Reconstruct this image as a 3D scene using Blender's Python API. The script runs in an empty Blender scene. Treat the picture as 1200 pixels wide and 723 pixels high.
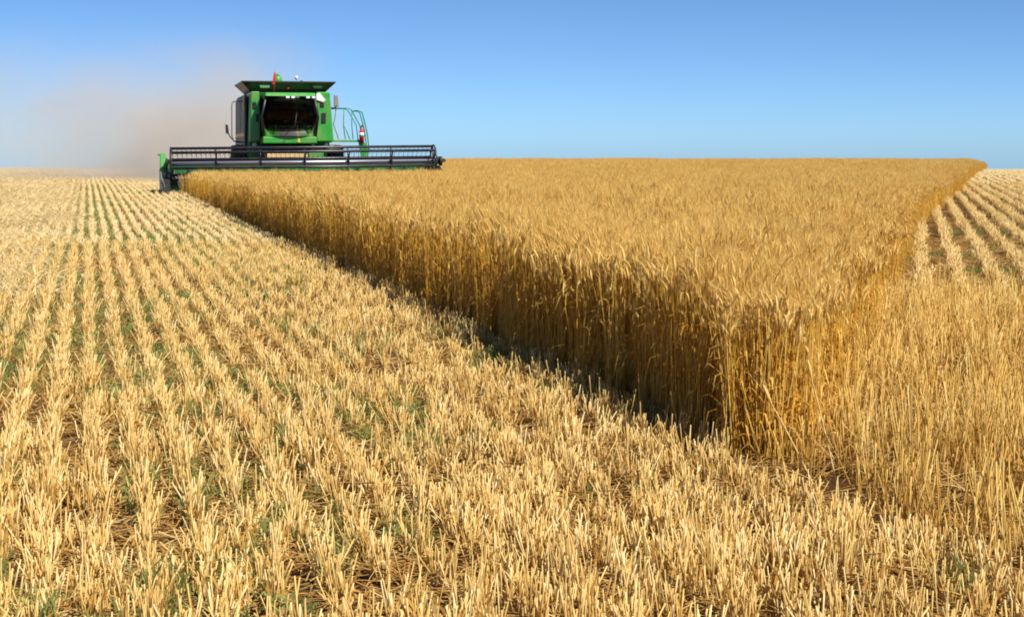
import bpy, bmesh, math, random
import numpy as np
from mathutils import Vector, Matrix

R = math.radians
rng = np.random.default_rng(7)
random.seed(7)
scn = bpy.context.scene
COL = scn.collection

# ------------------------------------------------------------------ camera, sky, sun, exposure
SUN_AZ, SUN_EL = 131.0, 50.0            # azimuth clockwise from +Y (view direction), elevation
F_PX = 1800.0                            # focal length in pixels of a 1200 px wide frame
EYE = 1.6

cam_d = bpy.data.cameras.new('camera')
cam_d.sensor_fit = 'HORIZONTAL'
cam_d.sensor_width = 36.0
cam_d.lens = F_PX / 1200 * 36
cam_d.shift_y = -189.5 / 1200
cam_d.clip_start = 0.05
cam_d.clip_end = 5000
cam = bpy.data.objects.new('camera', cam_d)
cam.location = (0, 0, EYE)
cam.rotation_euler = (R(90), 0, 0)
COL.objects.link(cam)
scn.camera = cam

world = bpy.data.worlds.new('World')
scn.world = world
world.use_nodes = True
wn = world.node_tree
bg = wn.nodes['Background']
sky = wn.nodes.new('ShaderNodeTexSky')
sky.sky_type = 'NISHITA'
sky.sun_disc = False
sky.sun_elevation = R(SUN_EL)
sky.sun_rotation = R(SUN_AZ)
sky.altitude = 800
sky.air_density = 0.45
sky.dust_density = 0.55
sky.ozone_density = 7.5
tint = wn.nodes.new('ShaderNodeMix'); tint.data_type = 'RGBA'; tint.blend_type = 'MULTIPLY'
tint.inputs[0].default_value = 1.0
tint.inputs[7].default_value = (.95, 1.07, 1.05, 1)          # a clear, slightly cyan summer sky
wn.links.new(sky.outputs[0], tint.inputs[6])
wn.links.new(tint.outputs[2], bg.inputs[0])
bg.inputs[1].default_value = 0.093

sd = bpy.data.lights.new('sun', 'SUN')
sd.energy = 5.0
sd.angle = R(0.53)
sd.color = (1.0, 0.94, 0.83)
sun = bpy.data.objects.new('sun', sd)
COL.objects.link(sun)
to_sun = Vector((math.sin(R(SUN_AZ)) * math.cos(R(SUN_EL)), math.cos(R(SUN_AZ)) * math.cos(R(SUN_EL)), math.sin(R(SUN_EL))))
sun.rotation_euler = to_sun.to_track_quat('Z', 'Y').to_euler()
sun.location = (20, -20, 30)

vs = scn.view_settings
vs.view_transform = 'Standard'
vs.look = 'None'
vs.exposure = 0.55
vs.gamma = 1.0
vs.use_curve_mapping = False
scn.render.engine = 'CYCLES'
scn.cycles.max_bounces = 8
scn.cycles.diffuse_bounces = 4
scn.cycles.transmission_bounces = 4
scn.cycles.transparent_max_bounces = 6
scn.cycles.volume_bounces = 2
scn.cycles.pixel_filter_type = 'BLACKMAN_HARRIS'
scn.cycles.filter_width = 1.9

# ------------------------------------------------------------------ the lie of the land
def terrain(y):
    y = np.asarray(y, float)
    t = np.clip(y - 70, 0, 130)
    lin = np.clip(y - 200, 0, None) * (2 * 1.4e-4 * 130)
    return -1.4e-4 * t * t - lin

ROW = 0.277                                   # rows on the left run towards (-ROW, 1)
def left_edge(y): return 1.2 - 0.28 * (y - 7.7)
def right_edge(y):
    t = np.maximum(np.asarray(y, float) - 7.7, -3)
    q = np.minimum(t, 42.3)
    return 1.50 + 0.258 * q + 0.0011 * q * q + 0.318 * (t - q)

YAW = R(14.0)
HX, HY = -7.09, 50.96                           # middle of the cutter bar
def to_header(x, y):
    dx, dy = x - HX, y - HY
    return dx * math.cos(YAW) + dy * math.sin(YAW), -dx * math.sin(YAW) + dy * math.cos(YAW)

def in_cut(x, y):
    lx, ly = to_header(x, y)
    return (ly > -0.15) & (lx < 4.81)

def in_crop(x, y, m=0.0):
    return (x > left_edge(y) + m) & (x < right_edge(y) - m) & (y > 7.62 + .45 * (x - 1.2)) & ~in_cut(x, y)

def hash2(i, j, k=0):
    h = np.sin(i * 127.1 + j * 311.7 + k * 74.7) * 43758.5453
    return h - np.floor(h)

def noise2(x, y, s, k=0):
    x = np.asarray(x) / s; y = np.asarray(y) / s
    i, j = np.floor(x), np.floor(y)
    fx, fy = x - i, y - j
    fx = fx * fx * (3 - 2 * fx); fy = fy * fy * (3 - 2 * fy)
    a, b = hash2(i, j, k), hash2(i + 1, j, k)
    c, d = hash2(i, j + 1, k), hash2(i + 1, j + 1, k)
    return (a * (1 - fx) + b * fx) * (1 - fy) + (c * (1 - fx) + d * fx) * fy

# ------------------------------------------------------------------ materials
def mat(name):
    m = bpy.data.materials.new(name)
    m.use_nodes = True
    nt = m.node_tree
    return m, nt, nt.nodes['Principled BSDF'], nt.nodes['Material Output']

def ramp(nt, stops):
    r = nt.nodes.new('ShaderNodeValToRGB')
    el = r.color_ramp.elements
    while len(el) < len(stops): el.new(0.5)
    for e, (p, c) in zip(el, stops):
        e.position = p; e.color = (*c, 1)
    return r

def plant_mat(name, cols, translucent=0.25, rough=0.6, spec=0.25, nscale=14.0):
    """colour varies from instance to instance and along each stalk"""
    m, nt, b, out = mat(name)
    oi = nt.nodes.new('ShaderNodeObjectInfo')
    tc = nt.nodes.new('ShaderNodeTexCoord')
    nz = nt.nodes.new('ShaderNodeTexNoise')
    nz.inputs['Scale'].default_value = nscale
    nz.inputs['Detail'].default_value = 3
    nt.links.new(tc.outputs['Object'], nz.inputs['Vector'])
    geo = nt.nodes.new('ShaderNodeNewGeometry')
    a = nt.nodes.new('ShaderNodeMath'); a.operation = 'MULTIPLY_ADD'
    nt.links.new(geo.outputs['Random Per Island'], a.inputs[0])
    a.inputs[1].default_value = 0.55
    b1 = nt.nodes.new('ShaderNodeMath'); b1.operation = 'MULTIPLY_ADD'
    nt.links.new(oi.outputs['Random'], b1.inputs[0]); b1.inputs[1].default_value = 0.25
    c1 = nt.nodes.new('ShaderNodeMath'); c1.operation = 'MULTIPLY_ADD'
    nt.links.new(nz.outputs['Fac'], c1.inputs[0]); c1.inputs[1].default_value = 0.5; c1.inputs[2].default_value = -0.15
    nt.links.new(c1.outputs[0], b1.inputs[2])
    nt.links.new(b1.outputs[0], a.inputs[2])
    n = len(cols)
    rp = ramp(nt, [(i / (n - 1), c) for i, c in enumerate(cols)])
    nt.links.new(a.outputs[0], rp.inputs[0])
    nt.links.new(rp.outputs[0], b.inputs['Base Color'])
    b.inputs['Roughness'].default_value = rough
    b.inputs['Specular IOR Level'].default_value = spec
    if translucent:
        t = nt.nodes.new('ShaderNodeBsdfTranslucent')
        nt.links.new(rp.outputs[0], t.inputs['Color'])
        mx = nt.nodes.new('ShaderNodeMixShader'); mx.inputs[0].default_value = translucent
        nt.links.new(b.outputs[0], mx.inputs[1]); nt.links.new(t.outputs[0], mx.inputs[2])
        nt.links.new(mx.outputs[0], out.inputs['Surface'])
    return m

M = {}
M['wheat_stem'] = plant_mat('wheat stem', [(.44, .18, .012), (.80, .47, .058), (.92, .73, .24)], 0.24)
M['wheat_leaf'] = plant_mat('dry wheat leaf', [(.33, .11, .009), (.64, .32, .034), (.84, .60, .16)], 0.30)
M['wheat_ear'] = plant_mat('wheat ear', [(.54, .30, .055), (.79, .52, .14), (.88, .69, .28)], 0.28)
M['straw'] = plant_mat('cut straw', [(.38, .18, .032), (.75, .52, .17), (.89, .77, .45)], 0.18, 0.5, 0.3)
M['sheath'] = plant_mat('straw leaf sheath', [(.26, .095, .014), (.62, .36, .08), (.86, .69, .34)], 0.3)
M['litter'] = plant_mat('loose straw', [(.18, .07, .014), (.46, .25, .06), (.80, .61, .28)], 0.2)
M['tall_straw'] = plant_mat('uncut straw', [(.28, .115, .014), (.72, .45, .10), (.88, .72, .31)], 0.2)
M['swath'] = plant_mat('bright swath straw', [(.52, .33, .12), (.80, .62, .30), (.90, .80, .53)], 0.2)
M['weed'] = plant_mat('green weed', [(.14, .18, .035), (.27, .30, .085), (.42, .41, .16)], 0.3)

def soil_material():
    m, nt, b, out = mat('soil')
    tc = nt.nodes.new('ShaderNodeTexCoord')
    n1 = nt.nodes.new('ShaderNodeTexNoise'); n1.inputs['Scale'].default_value = 0.9; n1.inputs['Detail'].default_value = 8; n1.inputs['Roughness'].default_value = .65
    n2 = nt.nodes.new('ShaderNodeTexNoise'); n2.inputs['Scale'].default_value = 28; n2.inputs['Detail'].default_value = 8; n2.inputs['Roughness'].default_value = .7
    nt.links.new(tc.outputs['Object'], n1.inputs['Vector']); nt.links.new(tc.outputs['Object'], n2.inputs['Vector'])
    mx = nt.nodes.new('ShaderNodeMix'); mx.data_type = 'FLOAT'; mx.inputs[0].default_value = .55
    nt.links.new(n1.outputs['Fac'], mx.inputs[2]); nt.links.new(n2.outputs['Fac'], mx.inputs[3])
    rp = ramp(nt, [(.25, (.035, .015, .006)), (.48, (.09, .042, .015)), (.62, (.19, .10, .038)), (.80, (.40, .26, .10))])
    nt.links.new(mx.outputs[0], rp.inputs[0]); nt.links.new(rp.outputs[0], b.inputs['Base Color'])
    b.inputs['Roughness'].default_value = .95; b.inputs['Specular IOR Level'].default_value = .1
    bp = nt.nodes.new('ShaderNodeBump'); bp.inputs['Strength'].default_value = .8; bp.inputs['Distance'].default_value = .03
    nt.links.new(n2.outputs['Fac'], bp.inputs['Height']); nt.links.new(bp.outputs[0], b.inputs['Normal'])
    return m
M['soil'] = soil_material()

def paint(name, col, rough=.35, dust=.35, dust_col=(.34, .24, .12), metal=0.0, scale=2.2, coat=0.0):
    """machine paint with field dust settled on it in patches"""
    m, nt, b, out = mat(name)
    tc = nt.nodes.new('ShaderNodeTexCoord')
    n = nt.nodes.new('ShaderNodeTexNoise'); n.inputs['Scale'].default_value = scale; n.inputs['Detail'].default_value = 7; n.inputs['Roughness'].default_value = .68
    nt.links.new(tc.outputs['Object'], n.inputs['Vector'])
    rp = ramp(nt, [(.42, (0, 0, 0)), (.78, (dust, dust, dust))])
    nt.links.new(n.outputs['Fac'], rp.inputs[0])
    mx = nt.nodes.new('ShaderNodeMix'); mx.data_type = 'RGBA'
    mx.inputs[6].default_value = (*col, 1); mx.inputs[7].default_value = (*dust_col, 1)
    nt.links.new(rp.outputs[0], mx.inputs[0]); nt.links.new(mx.outputs[2], b.inputs['Base Color'])
    rr = nt.nodes.new('ShaderNodeMath'); rr.operation = 'MULTIPLY_ADD'; rr.inputs[1].default_value = .5; rr.inputs[2].default_value = rough
    nt.links.new(rp.outputs[0], rr.inputs[0]); nt.links.new(rr.outputs[0], b.inputs['Roughness'])
    b.inputs['Metallic'].default_value = metal
    b.inputs['Coat Weight'].default_value = coat
    return m
M['green'] = paint('green paint', (.008, .29, .022), .42, .5, coat=.2)
M['rail_green'] = paint('green rail paint', (.02, .22, .07), .4, .2)
M['side'] = paint('dusty shaded side panel', (.035, .06, .045), .5, .3)  # shade of the left side put into the green, dust on top
M['black'] = paint('black paint', (.012, .012, .014), .42, .12)
M['navy'] = paint('dark steel reel paint', (.016, .018, .026), .35, .12)
M['tube'] = paint('worn steel tube', (.36, .35, .42), .35, .3, metal=.6)
M['dgreen'] = paint('header green paint', (.008, .15, .035), .42, .25)
M['yellow'] = paint('yellow paint', (.72, .48, .03), .45, .35)
M['rubber'] = paint('tyre rubber', (.018, .018, .018), .85, .45)
M['red'] = paint('red enamel', (.55, .012, .015), .35, .1)
M['white'] = paint('white plastic', (.78, .78, .74), .4, .1)
M['grey'] = paint('grey plastic', (.22, .21, .2), .5, .2)
M['seatcloth'] = paint('dark seat cloth', (.03, .03, .034), .85, .05)
M['chaff'] = paint('straw lodged on feeder', (.62, .44, .2), .9, .6, (.40, .26, .09), scale=9)
M['pale'] = paint('sunlit pale green', (.38, .52, .36), .5, .3)  # lighter green for a patch catching the sun
M['cabwall'] = paint('cab lining', (.02, .02, .021), .9, .1)

def glass_mat():
    m, nt, b, out = mat('tinted cab glass')
    tr = nt.nodes.new('ShaderNodeBsdfTransparent'); tr.inputs[0].default_value = (.14, .16, .155, 1)
    gl = nt.nodes.new('ShaderNodeBsdfGlossy'); gl.inputs['Roughness'].default_value = .03
    lw = nt.nodes.new('ShaderNodeFresnel'); lw.inputs[0].default_value = 1.5
    mx = nt.nodes.new('ShaderNodeMixShader')
    nt.links.new(lw.outputs[0], mx.inputs[0]); nt.links.new(tr.outputs[0], mx.inputs[1]); nt.links.new(gl.outputs[0], mx.inputs[2])
    nt.links.new(mx.outputs[0], out.inputs['Surface'])
    return m
M['glass'] = glass_mat()
def lens_mat():
    m, nt, b, out = mat('lamp lens')
    b.inputs['Base Color'].default_value = (.9, .9, .88, 1); b.inputs['Roughness'].default_value = .12
    b.inputs['Metallic'].default_value = .3
    return m
M['lens'] = lens_mat()

# ------------------------------------------------------------------ helpers for single objects
def tag(o, label=None, cat=None, group=None, kind=None):
    if label: o['label'] = label
    if cat: o['category'] = cat
    if group: o['group'] = group
    if kind: o['kind'] = kind
    return o

def empty(name, loc, rz=0):
    o = bpy.data.objects.new(name, None); COL.objects.link(o)
    o.location = loc; o.rotation_euler = (0, 0, rz); o.empty_display_size = .3
    return o

def link_mesh(name, me, mats, parent=None, loc=(0, 0, 0)):
    o = bpy.data.objects.new(name, me); COL.objects.link(o)
    for m in (mats if isinstance(mats, (list, tuple)) else [mats]): me.materials.append(m)
    o.location = loc
    if parent: o.parent = parent
    return o

class Shape:
    """collects solids and links them as ONE mesh object"""
    def __init__(s): s.bm = bmesh.new()
    def box(s, x0, x1, y0, y1, z0, z1, bev=.012):
        t = bmesh.new(); bmesh.ops.create_cube(t, size=1)
        for v in t.verts:
            v.co = Vector(((x0 + x1) / 2 + v.co.x * (x1 - x0), (y0 + y1) / 2 + v.co.y * (y1 - y0), (z0 + z1) / 2 + v.co.z * (z1 - z0)))
        return s._add(t, min(bev, .3 * min(abs(x1 - x0), abs(y1 - y0), abs(z1 - z0))))
    def hull(s, bottom, top, bev=.012):
        """solid between two loops of equal length"""
        t = bmesh.new()
        a = [t.verts.new(p) for p in bottom]; b = [t.verts.new(p) for p in top]
        n = len(a)
        t.faces.new(a[::-1]); t.faces.new(b)
        for i in range(n): t.faces.new((a[i], a[(i + 1) % n], b[(i + 1) % n], b[i]))
        bmesh.ops.recalc_face_normals(t, faces=t.faces)
        return s._add(t, bev)
    def prism(s, prof, x0, x1, bev=.012):
        """profile of (y, z) pairs pulled from x0 to x1"""
        return s.hull([(x0, y, z) for y, z in prof], [(x1, y, z) for y, z in prof], bev)
    def _add(s, t, bev):
        if bev > 0:
            bmesh.ops.bevel(t, geom=list(t.edges), offset=bev, segments=2, affect='EDGES', profile=.5)
        me = bpy.data.meshes.new('tmp'); t.to_mesh(me); t.free()
        s.bm.from_mesh(me); bpy.data.meshes.remove(me)
        return s
    def tube(s, pts, r, n=8, closed=False):
        pts = [Vector(p) for p in pts]; m = len(pts); rings = []
        rad = r if isinstance(r, (list, tuple)) else [r] * m
        prev = None
        for i, p in enumerate(pts):
            if closed: d = pts[(i + 1) % m] - pts[i - 1]
            else: d = pts[min(i + 1, m - 1)] - pts[max(i - 1, 0)]
            d.normalize()
            u = prev if prev is not None else (Vector((0, 0, 1)) if abs(d.z) < .9 else Vector((1, 0, 0)))
            u = (u - d * u.dot(d)).normalized(); prev = u
            w = d.cross(u)
            rings.append([s.bm.verts.new(p + (u * math.cos(2 * math.pi * k / n) + w * math.sin(2 * math.pi * k / n)) * rad[i]) for k in range(n)])
        for i in range(m if closed else m - 1):
            a, b = rings[i], rings[(i + 1) % m]
            for k in range(n):
                f = s.bm.faces.new((a[k], a[(k + 1) % n], b[(k + 1) % n], b[k])); f.smooth = True
        if not closed:
            s.bm.faces.new(rings[0][::-1]); s.bm.faces.new(rings[-1])
        return s
    def lathe(s, prof, n=40, axis='x', c=(0, 0, 0)):
        """closed profile of (along, radius) spun round an axis"""
        rings = []
        for a, r in prof:
            ring = []
            for k in range(n):
                t = 2 * math.pi * k / n
                if axis == 'x': p = (c[0] + a, c[1] + r * math.cos(t), c[2] + r * math.sin(t))
                elif axis == 'y': p = (c[0] + r * math.cos(t), c[1] + a, c[2] + r * math.sin(t))
                else: p = (c[0] + r * math.cos(t), c[1] + r * math.sin(t), c[2] + a)
                ring.append(s.bm.verts.new(p))
            rings.append(ring)
        for i in range(len(rings)):
            a, b = rings[i], rings[(i + 1) % len(rings)]
            for k in range(n):
                f = s.bm.faces.new((a[k], a[(k + 1) % n], b[(k + 1) % n], b[k])); f.smooth = True
        return s
    def build(s, name, m, parent=None, loc=(0, 0, 0), label=None):
        bmesh.ops.recalc_face_normals(s.bm, faces=s.bm.faces)
        me = bpy.data.meshes.new(name); s.bm.to_mesh(me); s.bm.free()
        o = link_mesh(name, me, m, parent, loc)
        if label: o['label'] = label
        return o

def arc(cx, cy, r, a0, a1, n):
    return [(cx + r * math.cos(R(a0 + (a1 - a0) * i / n)), cy + r * math.sin(R(a0 + (a1 - a0) * i / n))) for i in range(n + 1)]

# ------------------------------------------------------------------ ground
def make_ground():
    xs = np.concatenate([np.linspace(-500, -80, 15), np.linspace(-70, 70, 57), np.linspace(80, 500, 15)])
    ys = np.concatenate([np.linspace(-60, 0, 10), np.linspace(1, 70, 70), np.linspace(72, 210, 70), np.linspace(230, 700, 20)])
    X, Y = np.meshgrid(xs, ys)
    Z = terrain(Y) + (noise2(X, Y, 1.3, 5) - .5) * .02 * (np.abs(X) < 70)
    v = np.stack([X, Y, Z], -1).reshape(-1, 3)
    nx, ny = len(xs), len(ys)
    f = [(j * nx + i, j * nx + i + 1, (j + 1) * nx + i + 1, (j + 1) * nx + i) for j in range(ny - 1) for i in range(nx - 1)]
    me = bpy.data.meshes.new('ground'); me.from_pydata(v.tolist(), [], f)
    for p in me.polygons: p.use_smooth = True
    tag(link_mesh('ground', me, M['soil']), 'reddish brown field soil under the crop and the stubble', 'ground', kind='structure')
make_ground()

# ------------------------------------------------------------------ plant geometry (the shapes that the fields repeat)
class Plants:
    def __init__(s): s.v = []; s.f = []; s.m = []
    def tube(s, pts, radii, mi, n=3, cap=False):
        base = len(s.v); ph = random.random() * 6.28
        pts = [np.array(p) for p in pts]
        for i, p in enumerate(pts):
            d = pts[min(i + 1, len(pts) - 1)] - pts[max(i - 1, 0)]
            d = d / (np.linalg.norm(d) + 1e-9)
            u = np.cross(d, (0.3, 0.9, 0.1)); u /= np.linalg.norm(u) + 1e-9
            w = np.cross(d, u)
            for k in range(n):
                t = ph + 2 * math.pi * k / n
                s.v.append(tuple(p + (u * math.cos(t) + w * math.sin(t)) * radii[i]))
        for i in range(len(pts) - 1):
            for k in range(n):
                a = base + i * n; k2 = (k + 1) % n
                s.f.append((a + k, a + k2, a + n + k2, a + n + k)); s.m.append(mi)
        if cap:
            a = base + (len(pts) - 1) * n
            s.f.append(tuple(a + k for k in range(n))); s.m.append(mi)
    def ribbon(s, pts, widths, mi, side=None):
        base = len(s.v)
        pts = [np.array(p) for p in pts]
        for i, p in enumerate(pts):
            d = pts[min(i + 1, len(pts) - 1)] - pts[max(i - 1, 0)]
            u = np.cross(d, side if side is not None else (0, 0, 1.0))
            u = u / (np.linalg.norm(u) + 1e-9)
            s.v.append(tuple(p - u * widths[i] / 2)); s.v.append(tuple(p + u * widths[i] / 2))
        for i in range(len(pts) - 1):
            a = base + 2 * i
            s.f.append((a, a + 1, a + 3, a + 2)); s.m.append(mi)
    def spike(s, p, q, w, mi):
        p = np.array(p); q = np.array(q); d = q - p
        u = np.cross(d, np.array((random.uniform(-1, 1), random.uniform(-1, 1), random.uniform(-1, 1))))
        u = u / (np.linalg.norm(u) + 1e-9) * w / 2
        b = len(s.v); s.v += [tuple(p - u), tuple(p + u), tuple(q)]
        s.f.append((b, b + 1, b + 2)); s.m.append(mi)
    def mesh(s, name, mats):
        me = bpy.data.meshes.new(name); me.from_pydata(s.v, [], s.f)
        for m in mats: me.materials.append(m)
        me.polygons.foreach_set('material_index', s.m)
        me.polygons.foreach_set('use_smooth', [True] * len(s.f))
        me.update()
        return me

G = random.gauss
U = random.uniform

def wheat_stalk(P, x, y, h, lean=.05, detail=1):
    az = U(0, 6.283); ln = abs(G(0, lean))
    lx, ly = math.cos(az) * ln, math.sin(az) * ln
    n = 4 if detail else 2
    pts = [(x + lx * h * (t ** 1.6), y + ly * h * (t ** 1.6), h * t) for t in [i / n for i in range(n + 1)]]
    r = U(.0016, .0024)
    P.tube(pts, [r * 1.15] * n + [r * .75], 0)
    # dry leaves
    for _ in range(random.choice((1, 2, 3)) if detail else 1):
        t = U(.18, .8); a = U(0, 6.283); L = U(.09, .24); up = U(.2, 1.0); w = U(.005, .011)
        i = min(int(t * n), n - 1); fr = t * n - i
        b = np.array(pts[i]) * (1 - fr) + np.array(pts[i + 1]) * fr
        dx, dy = math.cos(a), math.sin(a)
        q = [b, b + np.array((dx * L * .35, dy * L * .35, up * L * .4)), b + np.array((dx * L * .65, dy * L * .65, up * L * .32)), b + np.array((dx * L * .85, dy * L * .85, -L * U(.0, .6)))]
        P.ribbon(q, [w, w, w * .8, w * .15], 1)
    # ear, nodding
    e0 = np.array(pts[-1]); nod = U(.1, 1.1); a = U(0, 6.283) if random.random() < .5 else G(2.6, .8)
    L = U(.065, .10); rr = U(.0055, .0078)
    d = np.array((lx * 1.5, ly * 1.5, 1.0)); d /= np.linalg.norm(d)
    side = np.array((math.cos(a), math.sin(a), 0))
    epts = []; p = e0.copy(); segs = 4 if detail else 2
    for i in range(segs + 1):
        epts.append(p.copy())
        ang = nod * (i + .5) / segs
        dd = d * math.cos(ang) + side * math.sin(ang)
        p = p + dd * (L / segs)
    P.tube(epts, ([rr * .45, rr, rr * 1.05, rr * .85, rr * .3] if detail else [rr * .5, rr, rr * .4]), 2, 4)
    end_d = epts[-1] - epts[-2]; end_d /= np.linalg.norm(end_d)
    for k in range(13 if detail else 7):
        i = random.randrange(1, segs + 1)
        b = epts[i]
        sp = np.array((G(0, 1), G(0, 1), G(0, 1))) * .28
        q = b + (end_d + sp) * U(.05, .09)
        P.spike(b, q, .0022 if detail else .0035, 2)

def wheat_clump(w, l, n, hmean, detail):
    P = Plants()
    for _ in range(n):
        wheat_stalk(P, U(-w / 2, w / 2), U(-l / 2, l / 2), max(.45, G(hmean, .05)) - (U(.05, .3) if random.random() < .12 else 0), .07, detail)
    return P.mesh('wheat clump', [M['wheat_stem'], M['wheat_leaf'], M['wheat_ear']])

def stubble_stalk(P, x, y, h, lean, thick=1.0):
    az = U(0, 6.283); ln = abs(G(0, lean))
    lx, ly = math.cos(az) * ln, math.sin(az) * ln
    bend = U(-.35, .35)
    pts = [(x + lx * h * t + bend * h * t * t * .3, y + ly * h * t, h * t) for t in (0, .5, 1)]
    r = U(.0019, .0033) * thick
    P.tube(pts, [r * 1.1, r, r], 0, 4, cap=True)
    if random.random() < .75:                       # torn sheath standing off the stem
        t0 = U(.1, .6); a = U(0, 6.283); L = min(h * U(.3, .7), .16); w = U(.006, .012) * thick
        b = np.array((x + lx * h * t0, y + ly * h * t0, h * t0)); dx, dy = math.cos(a) * U(.15, .8), math.sin(a) * U(.15, .8)
        P.ribbon([b, b + np.array((dx * L * .5, dy * L * .5, L * .55)), b + np.array((dx * L, dy * L, L * U(.2, .95)))], [w, w * .9, w * .2], 1, side=(math.cos(a + 1.57), math.sin(a + 1.57), .2))

def stubble_clump(l, n, hmean, hsd, lean=.16, wid=.026, thick=1.0, stem='straw'):
    P = Plants()
    nt = max(1, int(l / .045))
    cent = [(G(0, .007), U(-l / 2, l / 2)) for _ in range(nt)]
    for _ in range(n):
        cx, cy = random.choice(cent)
        stubble_stalk(P, cx + G(0, wid), cy + G(0, .022), max(.05, G(hmean, hsd)), lean, thick)
    for _ in range(int(n * .35)):                    # flopped bits at the foot of the row
        a = U(0, 6.283); L = U(.04, .15); x, y = G(0, .04), U(-l / 2, l / 2); z = U(.005, .05)
        P.ribbon([(x, y, z), (x + math.cos(a) * L * .5, y + math.sin(a) * L * .5, z + U(0, .03)), (x + math.cos(a) * L, y + math.sin(a) * L, max(.003, z + U(-.03, .03)))], [U(.003, .007)] * 3, 1)
    return P.mesh('stubble clump', [M[stem], M['sheath']])

def litter_clump(size, n, height, thick=1.0, m='litter'):
    P = Plants()
    for _ in range(n):
        a = U(0, 6.283); L = U(.06, .34) * (size / .4) ** .3; x, y = U(-size / 2, size / 2), U(-size / 2, size / 2)
        z = height * abs(G(0, .5)) + .006; tilt = G(0, .35) * min(1, height / .08)
        dx, dy, dz = math.cos(a) * L, math.sin(a) * L, math.sin(tilt) * L
        z1 = max(.005, z - dz / 2); z2 = max(.005, z + dz / 2)
        p = [(x - dx / 2, y - dy / 2, z1), (x + G(0, .008), y + G(0, .008), (z1 + z2) / 2 + abs(G(0, .008))), (x + dx / 2, y + dy / 2, z2)]
        if random.random() < .6: P.tube(p, [U(.0016, .0028) * thick] * 3, 0, 3)
        else: P.ribbon(p, [U(.004, .009) * thick] * 3, 0)
    return P.mesh('straw litter', [M[m]])

def weed_plant(P, n, spread, h):
    for _ in range(n):
        a = U(0, 6.283); L = h * U(.5, 1.15); out = U(.15, .9); x, y = G(0, spread), G(0, spread)
        dx, dy = math.cos(a) * out, math.sin(a) * out; w = U(.004, .009)
        P.ribbon([(x, y, 0), (x + dx * L * .3, y + dy * L * .3, L * .6), (x + dx * L * .65, y + dy * L * .65, L * .9), (x + dx * L, y + dy * L, L * U(.5, 1.0))], [w * .7, w, w * .8, w * .1], 0, side=(-math.sin(a) + .01, math.cos(a), .35))

def weed_clump(l, n, h):
    P = Plants()
    for _ in range(n):
        Q = Plants(); weed_plant(Q, random.randint(4, 9), .012, h * U(.5, 1.3))
        ox, oy = G(0, .03), U(-l / 2, l / 2); b = len(P.v)
        P.v += [(x + ox, y + oy, z) for x, y, z in Q.v]; P.f += [tuple(i + b for i in f) for f in Q.f]; P.m += Q.m
    return P.mesh('weed patch', [M['weed']])

# ------------------------------------------------------------------ fields: points that carry the repeated clumps
def variants(name, meshes):
    c = bpy.data.collections.new(name)              # kept out of the scene: only its copies stand in the field
    for me in meshes:
        c.objects.link(bpy.data.objects.new(name, me))
    return c

def field(name, coll, n_var, x, y, z, rz, sx, sz, label, cat, tilt=0.05):
    n = len(x)
    me = bpy.data.meshes.new(name)
    me.vertices.add(n)
    me.vertices.foreach_set('co', np.stack([x, y, z], -1).astype(np.float32).ravel())
    a = me.attributes.new('turn', 'FLOAT_VECTOR', 'POINT')
    a.data.foreach_set('vector', np.stack([rng.normal(0, tilt, n), rng.normal(0, tilt, n), rz], -1).astype(np.float32).ravel())
    a = me.attributes.new('size', 'FLOAT_VECTOR', 'POINT')
    a.data.foreach_set('vector', np.stack([sx, sx, sz], -1).astype(np.float32).ravel())
    a = me.attributes.new('pick', 'INT', 'POINT')
    a.data.foreach_set('value', rng.integers(0, n_var, n).astype(np.int32))
    o = bpy.data.objects.new(name, me); COL.objects.link(o)
    ng = bpy.data.node_groups.new(name, 'GeometryNodeTree')
    ng.interface.new_socket('Geometry', in_out='INPUT', socket_type='NodeSocketGeometry')
    ng.interface.new_socket('Geometry', in_out='OUTPUT', socket_type='NodeSocketGeometry')
    gi = ng.nodes.new('NodeGroupInput'); go = ng.nodes.new('NodeGroupOutput')
    ip = ng.nodes.new('GeometryNodeInstanceOnPoints')
    ci = ng.nodes.new('GeometryNodeCollectionInfo')
    ci.inputs['Collection'].default_value = coll
    ci.inputs['Separate Children'].default_value = True
    ci.inputs['Reset Children'].default_value = True
    def attr(nm, ty):
        q = ng.nodes.new('GeometryNodeInputNamedAttribute'); q.data_type = ty; q.inputs['Name'].default_value = nm
        return q.outputs['Attribute']
    L = ng.links.new
    L(gi.outputs[0], ip.inputs['Points']); L(ci.outputs[0], ip.inputs['Instance'])
    ip.inputs['Pick Instance'].default_value = True
    L(attr('pick', 'INT'), ip.inputs['Instance Index'])
    L(attr('turn', 'FLOAT_VECTOR'), ip.inputs['Rotation'])
    L(attr('size', 'FLOAT_VECTOR'), ip.inputs['Scale'])
    L(ip.outputs[0], go.inputs[0])
    md = o.modifiers.new('scatter', 'NODES'); md.node_group = ng
    return tag(o, label, cat, kind='stuff')

def seen(x, y, m=1.18, add=1.2): return np.abs(x) < .3335 * y * m + add

def row_points(row_w, step, y0, y1, s0, s1, path, jit=.3, jrow=.012):
    """points along rows: s picks the row, path(s, y) gives x"""
    s = np.arange(s0, s1, row_w); y = np.arange(y0, y1, step)
    S, Y = np.meshgrid(s, y); S = S.ravel(); Y = Y.ravel() + rng.uniform(-jit, jit, S.size) * step
    X = path(S, Y) + rng.normal(0, jrow, S.size)
    k = seen(X, Y)
    return S[k], X[k], Y[k]

left_path = lambda s, y: s - ROW * y
right_path = lambda s, y: s + .262 * y

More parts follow.
